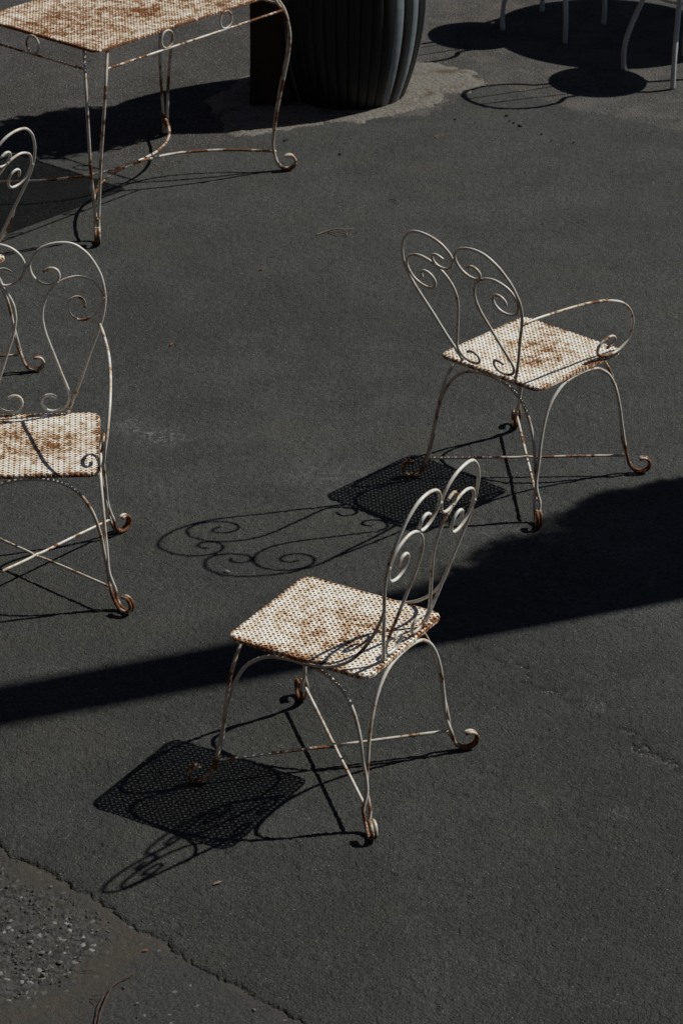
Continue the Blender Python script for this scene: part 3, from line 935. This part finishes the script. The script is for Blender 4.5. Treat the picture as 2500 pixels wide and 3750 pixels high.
BZ = 0.002
def build_barrel():
    NST, H = 40, 0.92
    b = thing('barrel_planter', 'big dark barrel with some staves painted pale as if sunlit, standing on rough concrete', 'barrel', (0.01, 12.80, BZ))
    def R(z):
        return 0.342 - 0.090 * ((z - 0.47) / 0.47) ** 2
    V, F = [], []
    half = math.pi / NST * 0.975
    m, nz = 10, 14
    for i in range(nz + 1):
        z = H * i / nz
        for j in range(m + 1):
            q = 2 * j / m - 1
            a = q * half
            r = R(z) + 0.007 * math.sqrt(max(0.0, 1 - q * q)) - 0.004
            V.append((r * math.cos(a), r * math.sin(a), z))
        for q in (1, -1):
            r = R(z) - 0.030
            V.append((r * math.cos(q * half), r * math.sin(q * half), z))
    row = m + 3
    for i in range(nz):
        for j in range(row):
            j2 = (j + 1) % row
            F.append((i * row + j, i * row + j2, (i + 1) * row + j2, (i + 1) * row + j))
    F.append(tuple(range(row))[::-1]); F.append(tuple(nz * row + j for j in range(row)))
    me = bpy.data.meshes.new('stave'); me.from_pydata(V, [], F); me.update(); me.materials.append(MAT['stave'])
    pale = me.copy(); pale.materials.clear(); pale.materials.append(MAT['stave_lit'])
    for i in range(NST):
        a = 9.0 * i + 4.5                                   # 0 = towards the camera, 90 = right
        lit = i in (4, 6, 9, 11, 14, 22, 27, 33)  # staves coloured pale to stand in for sun on the barrel
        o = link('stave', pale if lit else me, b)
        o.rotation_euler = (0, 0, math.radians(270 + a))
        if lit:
            o['label'] = 'stave painted pale as if sunlit'
    MB().lathe([(0.02, 0.03), (0.235, 0.03), (0.24, 0.05), (0.02, 0.05)], 28).build('barrel_head', 'stave', b)
    MB().lathe([(R(z_) - 0.0305, z_) for z_ in np.linspace(0.05, 0.84, 12)], 40, False, False).build('liner', 'stave', b)
    MB().lathe([(0.02, 0.80), (0.27, 0.80), (0.275, 0.83), (0.15, 0.85), (0.02, 0.855)], 28).build('soil', 'soil', b)
    s = thing('planted_shrub', 'dense green shrub growing out of the dark barrel', 'shrub', (0.01, 12.80, BZ + 0.855))
    mb = MB()
    mb.add(tube(spline([(0, 0, -0.01), (0.02, 0.01, 0.4), (-0.01, 0.02, 0.9), (0, 0, 1.5)], 0.05), 0.03, 8))
    for a in range(7):
        q = a * 2.4
        mb.add(tube(spline([(0, 0, 0.15 + a * 0.15), (0.13 * math.cos(q), 0.13 * math.sin(q), 0.35 + a * 0.16), (0.22 * math.cos(q), 0.22 * math.sin(q), 0.5 + a * 0.16)], 0.05), 0.010, 6))
    mb.build('trunk', 'bark', s)
    rs = random.Random(3)
    blobs = []
    for i in range(46):
        z = 0.16 + 1.75 * i / 45
        q = rs.uniform(0, 6.28); d = rs.uniform(0.06, 0.175)
        blobs.append((0.02 + d * math.cos(q), -0.045 + d * math.sin(q), z, rs.uniform(.13, .19), rs.uniform(.13, .19), rs.uniform(.12, .17)))
    v, f = leaf_cloud(blobs, 24000, 0.030, 4)
    mesh_obj('crown', v, f, 'leaf', s)
build_barrel()

def build_post():
    p = thing('timber_post', 'square dark brown post standing beside the barrel', 'post', (-0.340, 12.665, BZ))
    MB().box(-0.074, 0.071, -0.072, 0.072, 0.0, 2.3, 0.004).build('shaft', 'post', p, False)
    MB().box(-0.076, 0.088, -0.074, 0.078, 0.0, 0.17, 0.003).build('base_shoe', 'post', p, False)
    v, f = tube(spline([(-0.301, 12.588, 0.415), (-0.3012, 12.5875, 0.7), (-0.3006, 12.588, 1.1)], 0.03), 0.0021, 6)
    tag(mesh_obj('hanging_cord', v, f, 'cord', None, True), 'thin red cord hanging down the face of the dark post', 'cord')
build_post()

# ------------------------------------------------------------------ white cafe chairs and table (mostly above the frame)
def cafe_chair(label, loc, rz, group):
    c = thing('cafe_chair', label, 'chair', (loc[0], loc[1], -0.004), rz, group)
    NS, RS, GAP = 7, 0.215, 0.0028
    wd = 2 * RS / NS
    for q in range(NS):
        y0, y1 = -RS + q * wd + (GAP / 2 if q else 0.001), -RS + (q + 1) * wd - (GAP / 2 if q < NS - 1 else 0.001)
        yy = np.linspace(y0, y1, 9)
        xr = np.sqrt(np.maximum(RS * RS - yy * yy, 1e-6))
        loop = [(x, y) for x, y in zip(xr, yy)] + [(-x, y) for x, y in zip(xr[::-1], yy[::-1])]
        m_ = len(loop)
        Vv = [(x, y, 0.444) for x, y in loop] + [(x, y, 0.458) for x, y in loop]
        Ff = [tuple(range(m_))[::-1], tuple(range(m_, 2 * m_))] + [(a_, (a_ + 1) % m_, m_ + (a_ + 1) % m_, m_ + a_) for a_ in range(m_)]
        mesh_obj('seat_slat', Vv, Ff, 'white_metal', c)
    MB().lathe([(0.168, 0.430), (0.200, 0.430), (0.200, 0.4435), (0.168, 0.4435), (0.168, 0.430)], 40, False, False).build('seat_ring', 'white_metal', c)
    for sx in (-1, 1):
        for sy in (-1, 1):
            d = np.array([sx * 0.165, sy * 0.175]); u = d / np.linalg.norm(d)
            pts = [tuple(np.r_[u * r, z]) for r, z in ((0.246, 0.0), (0.250, 0.07), (0.240, 0.15), (0.200, 0.27), (0.155, 0.38), (0.135, 0.445))]
            v, f = tube(spline(pts, 0.01), 0.0115, 10, seed=1)
            mesh_obj('leg', v, f, 'white_metal', c, True)
    q = 0.158 * 0.686
    ring = [(0.158 * math.cos(a), 0.158 * math.sin(a), 0.365) for a in np.linspace(0, 2 * math.pi, 4, endpoint=False) + math.atan2(0.175, 0.165)]
    for i in range(4):
        a, b_ = ring[i], ring[(i + 1) % 4]
        v, f = tube(spline([a, tuple((np.array(a) + np.array(b_)) / 2 - np.array([0, 0, 0.012])), b_], 0.01), 0.006, 8)
        mesh_obj('brace', v, f, 'white_metal', c, True)
    # hoop back behind the seat (local -y), leaning
    pts = [(-0.10, -0.185, 0.45), (-0.105, -0.20, 0.52), (-0.15, -0.215, 0.57), (-0.178, -0.235, 0.66), (-0.165, -0.255, 0.76), (-0.11, -0.27, 0.84), (0.0, -0.278, 0.87), (0.11, -0.27, 0.84), (0.165, -0.255, 0.76), (0.178, -0.235, 0.66), (0.15, -0.215, 0.57), (0.105, -0.20, 0.52), (0.10, -0.185, 0.45)]
    v, f = tube(spline(pts, 0.012), 0.0105, 10)
    hp = mesh_obj('back_hoop', v, f, 'white_metal', c, True)
    for x in (-0.05, 0.05):
        v, f = tube(spline([(x * 1.2, -0.195, 0.458), (x, -0.24, 0.66), (x * 0.9, -0.276, 0.864)], 0.02), 0.0045, 8)
        mesh_obj('back_spindle', v, f, 'white_metal', hp, True)
    return c
GB = 'white metal cafe chairs at the round table'
cafe_chair('white metal cafe chair at the right, one leg tip in sunlight', (1.505, 13.13), math.atan2(-0.82, 0.58), GB)
cafe_chair('white metal cafe chair further back, standing in the round shadow', (0.978, 13.79), math.atan2(-0.56, 0.83), GB)

def cafe_table():
    t = thing('cafe_table', 'round white cafe table above the frame casting the big round shadow', 'table', (1.82, 13.94, -0.004))
    MB().lathe([(0.02, 0.70), (0.52, 0.70), (0.54, 0.708), (0.54, 0.722), (0.53, 0.73), (0.02, 0.73)], 64).build('tabletop', 'white_metal', t)
    MB().lathe([(0.028, 0.02), (0.028, 0.35), (0.032, 0.5), (0.03, 0.699)], 16).build('pedestal', 'white_metal', t)
    MB().lathe([(0.19, 0.0), (0.19, 0.012), (0.12, 0.025), (0.04, 0.04), (0.028, 0.06)], 32).build('base', 'white_metal', t)
cafe_table()

# ------------------------------------------------------------------ pole with ivy, right of the frame, that throws the long shadow
def build_pole():
    dd = np.array([math.cos(SUN_AZ + math.pi), math.sin(SUN_AZ + math.pi)])
    ww = np.array([-dd[1], dd[0]])
    base = dd * -6.6 + ww * -7.208
    p = thing('timber_pole', 'tall round timber pole right of the frame', 'pole', (base[0], base[1], -0.006))
    MB().lathe([(0.122, 0.0), (0.120, 1.5), (0.118, 5.0), (0.116, 8.2), (0.09, 8.26)], 20).build('shaft', 'pole', p)
    MB().lathe([(0.122, 8.245), (0.122, 8.30), (0.01, 8.35)], 20).build('cap', 'pole', p)
    iv = thing('climbing_ivy', 'dense green ivy clump climbing the timber pole', 'plant', (base[0], base[1], -0.006))
    rs = random.Random(12)
    blobs = []
    # how far the clump stands out beside the pole at each height
    prof = [(0.15, 0.52), (1.2, 0.62), (2.5, 0.66), (2.80, 0.65), (2.93, 0.585), (3.07, 0.515), (3.2, 0.465), (3.32, 0.435), (3.45, 0.38), (3.58, 0.31), (3.75, 0.26), (4.1, 0.17), (4.45, 0.12), (4.7, 0.10)]
    hs = [a for a, _ in prof]; es = [b for _, b in prof]
    for i in range(300):
        h = 0.15 + 4.4 * i / 299
        e = float(np.interp(h, hs, es))
        r = min(rs.uniform(0.09, 0.145), e * 0.6 + 0.03)
        lo, hi = 0.0, max(0.0, e - r)
        off = (hi, 0.66 * hi, 0.33 * hi, rs.uniform(lo, hi))[i % 4]
        c = ww * -off + dd * rs.uniform(-0.10, 0.10)
        blobs.append((c[0], c[1], h, r, r, r * 0.9))
    v, f = leaf_cloud(blobs, 60000, 0.023, 9)
    mesh_obj('foliage', v, f, 'leaf', iv)
    v, f = tube(spline([(0, 0.125, 0.0), (0.12, 0.05, 0.8), (0.06, 0.11, 1.6), (0.10, 0.075, 2.4)], 0.05), 0.018, 8)
    mesh_obj('stem', v, f, 'bark', iv, True)
build_pole()

# ------------------------------------------------------------------ unseen house added behind the camera to block sky and deepen shadows
def build_sky_block_house():
    h = thing('sky_block_house', 'unseen dark brick house added behind the camera to block sky', 'house', (0, -1.2, -0.006))
    MB().box(-14, -0.9, -6, 0, 0, 9.5).build('wall', 'brick', h, False)
    MB().box(0.9, 14, -6, 0, 0, 9.5).build('wall', 'brick', h, False)
    MB().box(-0.9, 0.9, -6, 0, 0, 3.4).build('wall', 'brick', h, False)
    MB().box(-0.9, 0.9, -6, 0, 5.4, 9.5).build('wall', 'brick', h, False)
    MB().box(-0.9, 0.9, -6, -3, 3.4, 5.4).build('room_wall', 'brick', h, False)
    MB().box(-14.4, 14.4, -6.4, 0.5, 9.5, 9.8).build('roof', 'post', h, False)
    MB().box(-1.0, 1.0, 0.0, 0.12, 3.3, 3.398).build('sill', 'concrete', h, False)
build_sky_block_house()

def far_sky_block_house(label, x0, x1, y0, y1, h, face):  # unseen house added to cut off sky and darken the shadows
    t = thing('sky_block_house', label, 'house', ((x0 + x1) / 2, (y0 + y1) / 2, -0.006))
    w, d = (x1 - x0) / 2, (y1 - y0) / 2
    MB().box(-w, w, -d, d, 0, h).build('wall', 'brick', t, False)
    MB().box(-w - 0.4, w + 0.4, -d - 0.4, d + 0.4, h, h + 0.3).build('roof', 'post', t, False)
    for k in range(5):
        for z in (1.0, 4.0):
            q = -0.8 + 0.4 * k
            if face == 'x':
                MB().box(w - 0.02, w + 0.05, q * d - 0.5, q * d + 0.5, z, z + 1.5).build('window', 'pane', t, False)
            else:
                MB().box(q * w - 0.5, q * w + 0.5, -d - 0.05, -d + 0.02, z, z + 1.5).build('window', 'pane', t, False)
far_sky_block_house('long unseen dark brick house added left of the frame to block sky', -14, -7.5, -1, 26, 7.5, 'x')
far_sky_block_house('unseen dark brick house added far beyond the cafe chairs to block sky', -7, 9, 24, 30, 7.0, 'y')

# ------------------------------------------------------------------ small litter
def stone_mesh(name, seed, mat):
    rs = random.Random(seed)
    bm = bmesh.new()
    bmesh.ops.create_icosphere(bm, subdivisions=2, radius=1.0)
    ph = [rs.uniform(0, 6) for _ in range(3)]
    for v in bm.verts:
        k = 1 + 0.22 * math.sin(v.co.x * 2.3 + ph[0]) + 0.18 * math.cos(v.co.y * 3.1 + ph[1]) + 0.1 * math.sin(v.co.z * 4 + ph[2])
        v.co = Vector((v.co.x * k, v.co.y * k * 0.8, v.co.z * k * 0.62))
    me = bpy.data.meshes.new(name)
    bm.to_mesh(me); bm.free()
    me.materials.append(MAT[mat])
    return me
peb = [stone_mesh('pebble', i, 'pebble') for i in range(4)]
PEB = [(-0.821, 6.317), (-0.798, 6.376), (-0.751, 6.356), (-0.72, 6.39), (-0.714, 6.439), (-0.67, 6.3), (-0.673, 6.336), (-0.762, 6.227), (-0.682, 6.141), (-0.716, 6.088), (-0.732, 6.178), (-0.67, 6.204), (-0.646, 6.164), (-0.614, 6.282), (-0.598, 6.282), (-0.733, 6.475), (-0.482, 5.975), (-0.752, 6.07), (-0.572, 6.278), (-0.199, 5.954), (-0.812, 6.1), (-0.793, 6.252)]
BIG = {7, 8, 9, 0, 10, 5}
for i, (x, y) in enumerate(PEB):
    o = link('pebble', peb[i % 4])
    r = (0.0072 if i in BIG else 0.0042) * random.uniform(0.8, 1.2)
    if i == 19:
        r = 0.005
    o.scale = (r, r, r)
    o.rotation_euler = (0, 0, random.uniform(0, 6.28))
    o.location = (x, y, old_z(x, y) + r * 0.35)
    tag(o, 'small pale pebble lying on the worn pavement at the lower left', 'pebble', 'pale pebbles on the worn pavement')

def gravel():
    rs = random.Random(31)
    V, F = [], []
    base = [(1, 0, 0), (-1, 0, 0), (0, 1, 0), (0, -1, 0), (0, 0, 1), (0, 0, -1)]
    fc = [(0, 2, 4), (2, 1, 4), (1, 3, 4), (3, 0, 4), (2, 0, 5), (1, 2, 5), (3, 1, 5), (0, 3, 5)]
    n = 0
    while n < 520:
        x, y = rs.uniform(-0.92, -0.3), rs.uniform(5.82, 6.66)
        # signed distance below the seam
        d = ((x + 0.885) * 0.689 + (y - 6.681) * 0.725)
        if d > -0.015:
            continue
        dens = 0.9 if float(poly_sdf(np.array([x]), np.array([y]), ROUGH)[0]) < 0.0 else 0.012
        dens *= 0.45 + 0.55 * (vnoise(x * 9, y * 9, 5) > -0.1)
        if rs.random() > dens:
            continue
        r = rs.choice((0.0018, 0.0022, 0.0028, 0.0036, 0.0048, 0.0062))
        a = rs.uniform(0, 6.28); ca, sa = math.cos(a), math.sin(a)
        k = len(V)
        for b in base:
            px, py, pz = b[0] * r * rs.uniform(.8, 1.3), b[1] * r * rs.uniform(.6, 1.0), b[2] * r * rs.uniform(.4, .75)
            V.append((x + ca * px - sa * py, y + sa * px + ca * py, old_z(x, y) + pz + r * 0.15))
        F += [(k + p, k + q, k + s) for p, q, s in fc]
        n += 1
    o = mesh_obj('gravel', V, F, 'gravel')
    o['kind'] = 'stuff'
    tag(o, 'loose grey gravel on the worn pavement at the lower left', 'gravel')
gravel()

def twig(name, label, cat, runs, mat, z=0.0, group=None):
    t = None
    mb = MB()
    for pts, r in runs:
        P = [(x, y, z + zz) for x, y, zz in pts]
        path = spline(P, 0.006)
        rr = np.linspace(r * 0.8, r * 0.38, len(path))
        mb.add(tube(path, rr, 6, jitter=0.15, seed=len(path)))
    o = mb.build(name, mat)
    return tag(o, label, cat, group)

zt = -0.004
twig('twig', 'forked reddish brown twig lying at the bottom left edge', 'twig', [
    ([(-0.572, 5.82, .001), (-0.568, 5.886, .003), (-0.564, 5.94, .006), (-0.555, 5.983, .008), (-0.546, 6.026, .009), (-0.53, 6.056, .008), (-0.511, 6.078, .006), (-0.494, 6.096, .003)], 0.0030),
    ([(-0.578, 5.83, .001), (-0.575, 5.885, .004), (-0.572, 5.936, .006), (-0.569, 5.97, .007), (-0.559, 6.0, .008)], 0.0026),
    ([(-0.591, 5.997, .004), (-0.575, 5.999, .007), (-0.559, 5.998, .008)], 0.0014),
    ([(-0.591, 5.991, .002), (-0.572, 5.967, .007)], 0.0014),
    ([(-0.551, 6.051, .003), (-0.541, 6.039, .009)], 0.0011),
    ([(-0.516, 6.069, .006), (-0.499, 6.085, .002)], 0.0011)], 'twig', zt)
twig('twig', 'short straight twig on the worn pavement above the forked twig', 'twig', [([(-0.623, 6.103, 0.002), (-0.606, 6.105, .004), (-0.59, 6.103, 0.002)], 0.0016)], 'twig', zt)
twig('twig', 'thin dry looped twig on the open asphalt below the barrel', 'twig', [
    ([(-0.108, 11.05, .002), (-0.064, 11.086, .006), (-0.015, 11.093, .012), (0.035, 11.112, .004)], 0.0042),
    ([(-0.064, 11.086, .006), (-0.026, 11.052, .005), (0.012, 11.035, .002)], 0.0032),
    ([(-0.015, 11.093, .012), (0.01, 11.07, .008), (0.012, 11.04, .003)], 0.0028)], 'straw', 0.0)
twig('straw', 'pale dry straw lying on the asphalt just below the concrete', 'straw', [([(0.38, 12.2, .002), (0.405, 12.232, .005), (0.43, 12.246, .002)], 0.0026), ([(0.385, 12.19, .002), (0.42, 12.235, .003)], 0.0020)], 'straw', 0.0)
twig('twig', 'tiny dark twig on the asphalt behind the one-armed chair', 'twig', [([(0.18, 11.45, .002), (0.205, 11.43, .006), (0.215, 11.40, .003)], 0.0030), ([(0.20, 11.435, .005), (0.225, 11.455, .002)], 0.002)], 'twig', 0.0)
twig('twig', 'fine hairlike twig on the asphalt left of the near chair', 'twig', [([(-0.668, 7.53, .002), (-0.672, 7.60, .004), (-0.668, 7.66, .002)], 0.0016)], 'twig', 0.0)

def dry_leaf(label, x, y, z, size, rz, mat):
    rs = random.Random(int(abs(x * 1000)))
    V, F = [], []
    n = 9
    for i in range(n):
        t = i / (n - 1)
        w = math.sin(math.pi * min(1, t * 0.97 + 0.02)) ** 0.8 * 0.42 * rs.uniform(0.85, 1.15)
        for q in (-1, 0, 1):
            V.append(((t - 0.5) * 2 * size, q * w * size, size * (0.30 * abs(q) * math.sin(t * 3) + 0.10 + 0.22 * t * t + rs.uniform(-.05, .05))))
    for i in range(n - 1):
        for j in range(2):
            F.append((i * 3 + j, i * 3 + j + 1, (i + 1) * 3 + j + 1, (i + 1) * 3 + j))
    o = mesh_obj('dry_leaf', V, F, mat, None, True)
    md = o.modifiers.new('thickness', 'SOLIDIFY'); md.thickness = 0.0006
    o.location = (x, y, z); o.rotation_euler = (0, 0, rz)
    tag(o, label, 'leaf', 'dry leaves on the ground')
dry_leaf('pale curled dry leaf on the asphalt in the lower middle', -0.309, 6.488, 0.0, 0.0125, 0.5, 'dry_leaf')
dry_leaf('small rust coloured leaf in the dirt by the seam', -0.475, 6.195, -0.005, 0.008, 0.1, 'rust_leaf')
dry_leaf('grey crumpled leaf inside the shadow of the heart shaped back', -0.350, 8.208, 0.0, 0.012, 2.8, 'pebble')
dry_leaf('tiny brown leaf on the asphalt right of the left armchair', -0.615, 9.961, 0.0, 0.009, 1.2, 'rust_leaf')
dry_leaf('tiny brown leaf on the asphalt between table and twig', -0.313, 10.686, 0.0, 0.010, 0.2, 'rust_leaf')

crumb = [stone_mesh('asphalt_crumb', 40 + i, 'crumb') for i in range(3)]
for i, (x, y, r) in enumerate([(0.702, 12.492, .011), (0.726, 12.401, .009), (0.748, 12.359, .013), (0.709, 12.429, .007), (0.84, 12.258, .009), (0.877, 12.174, .007), (0.969, 12.157, .009), (0.474, 12.437, .009), (-0.25, 12.15, .016), (-0.02, 11.98, .010)]):
    o = link('asphalt_crumb', crumb[i % 3])
    r *= 0.72; o.scale = (r, r, r); o.location = (x, y, r * 0.3); o.rotation_euler = (0, 0, i * 1.3)
    tag(o, 'black crumb of loose asphalt on the pavement near the concrete footing', 'crumb', 'black asphalt crumbs near the barrel')

def grit():
    rs = random.Random(77)
    V, F = [], []
    base = [(1, 0, 0), (-1, 0, 0), (0, 1, 0), (0, -1, 0), (0, 0, 1), (0, 0, -1)]
    fc = [(0, 2, 4), (2, 1, 4), (1, 3, 4), (3, 0, 4), (2, 0, 5), (1, 2, 5), (3, 1, 5), (0, 3, 5)]
    for _ in range(420):
        y = rs.uniform(6.0, 12.3)
        x = rs.uniform(-1, 1) * (0.1045 * y + 0.22)
        if vnoise(x * 3, y * 3, 2) < rs.uniform(-0.5, 0.6):
            continue
        if y < 6.7 and x < -0.05 - (y - 5.9):
            continue
        q = rs.choice((0.0012, 0.0016, 0.0022, 0.003)) * (y / 8)
        k = len(V)
        for b in base:
            V.append((x + b[0] * q * rs.uniform(.7, 1.5), y + b[1] * q * rs.uniform(.7, 1.5), b[2] * q * 0.6 + q * 0.3 - 0.0008))
        F += [(k + a, k + c, k + d) for a, c, d in fc]
    o = mesh_obj('grit', V, F, 'grit')
    o['kind'] = 'stuff'
    tag(o, 'fine scattered grit on the open asphalt', 'grit')
grit()
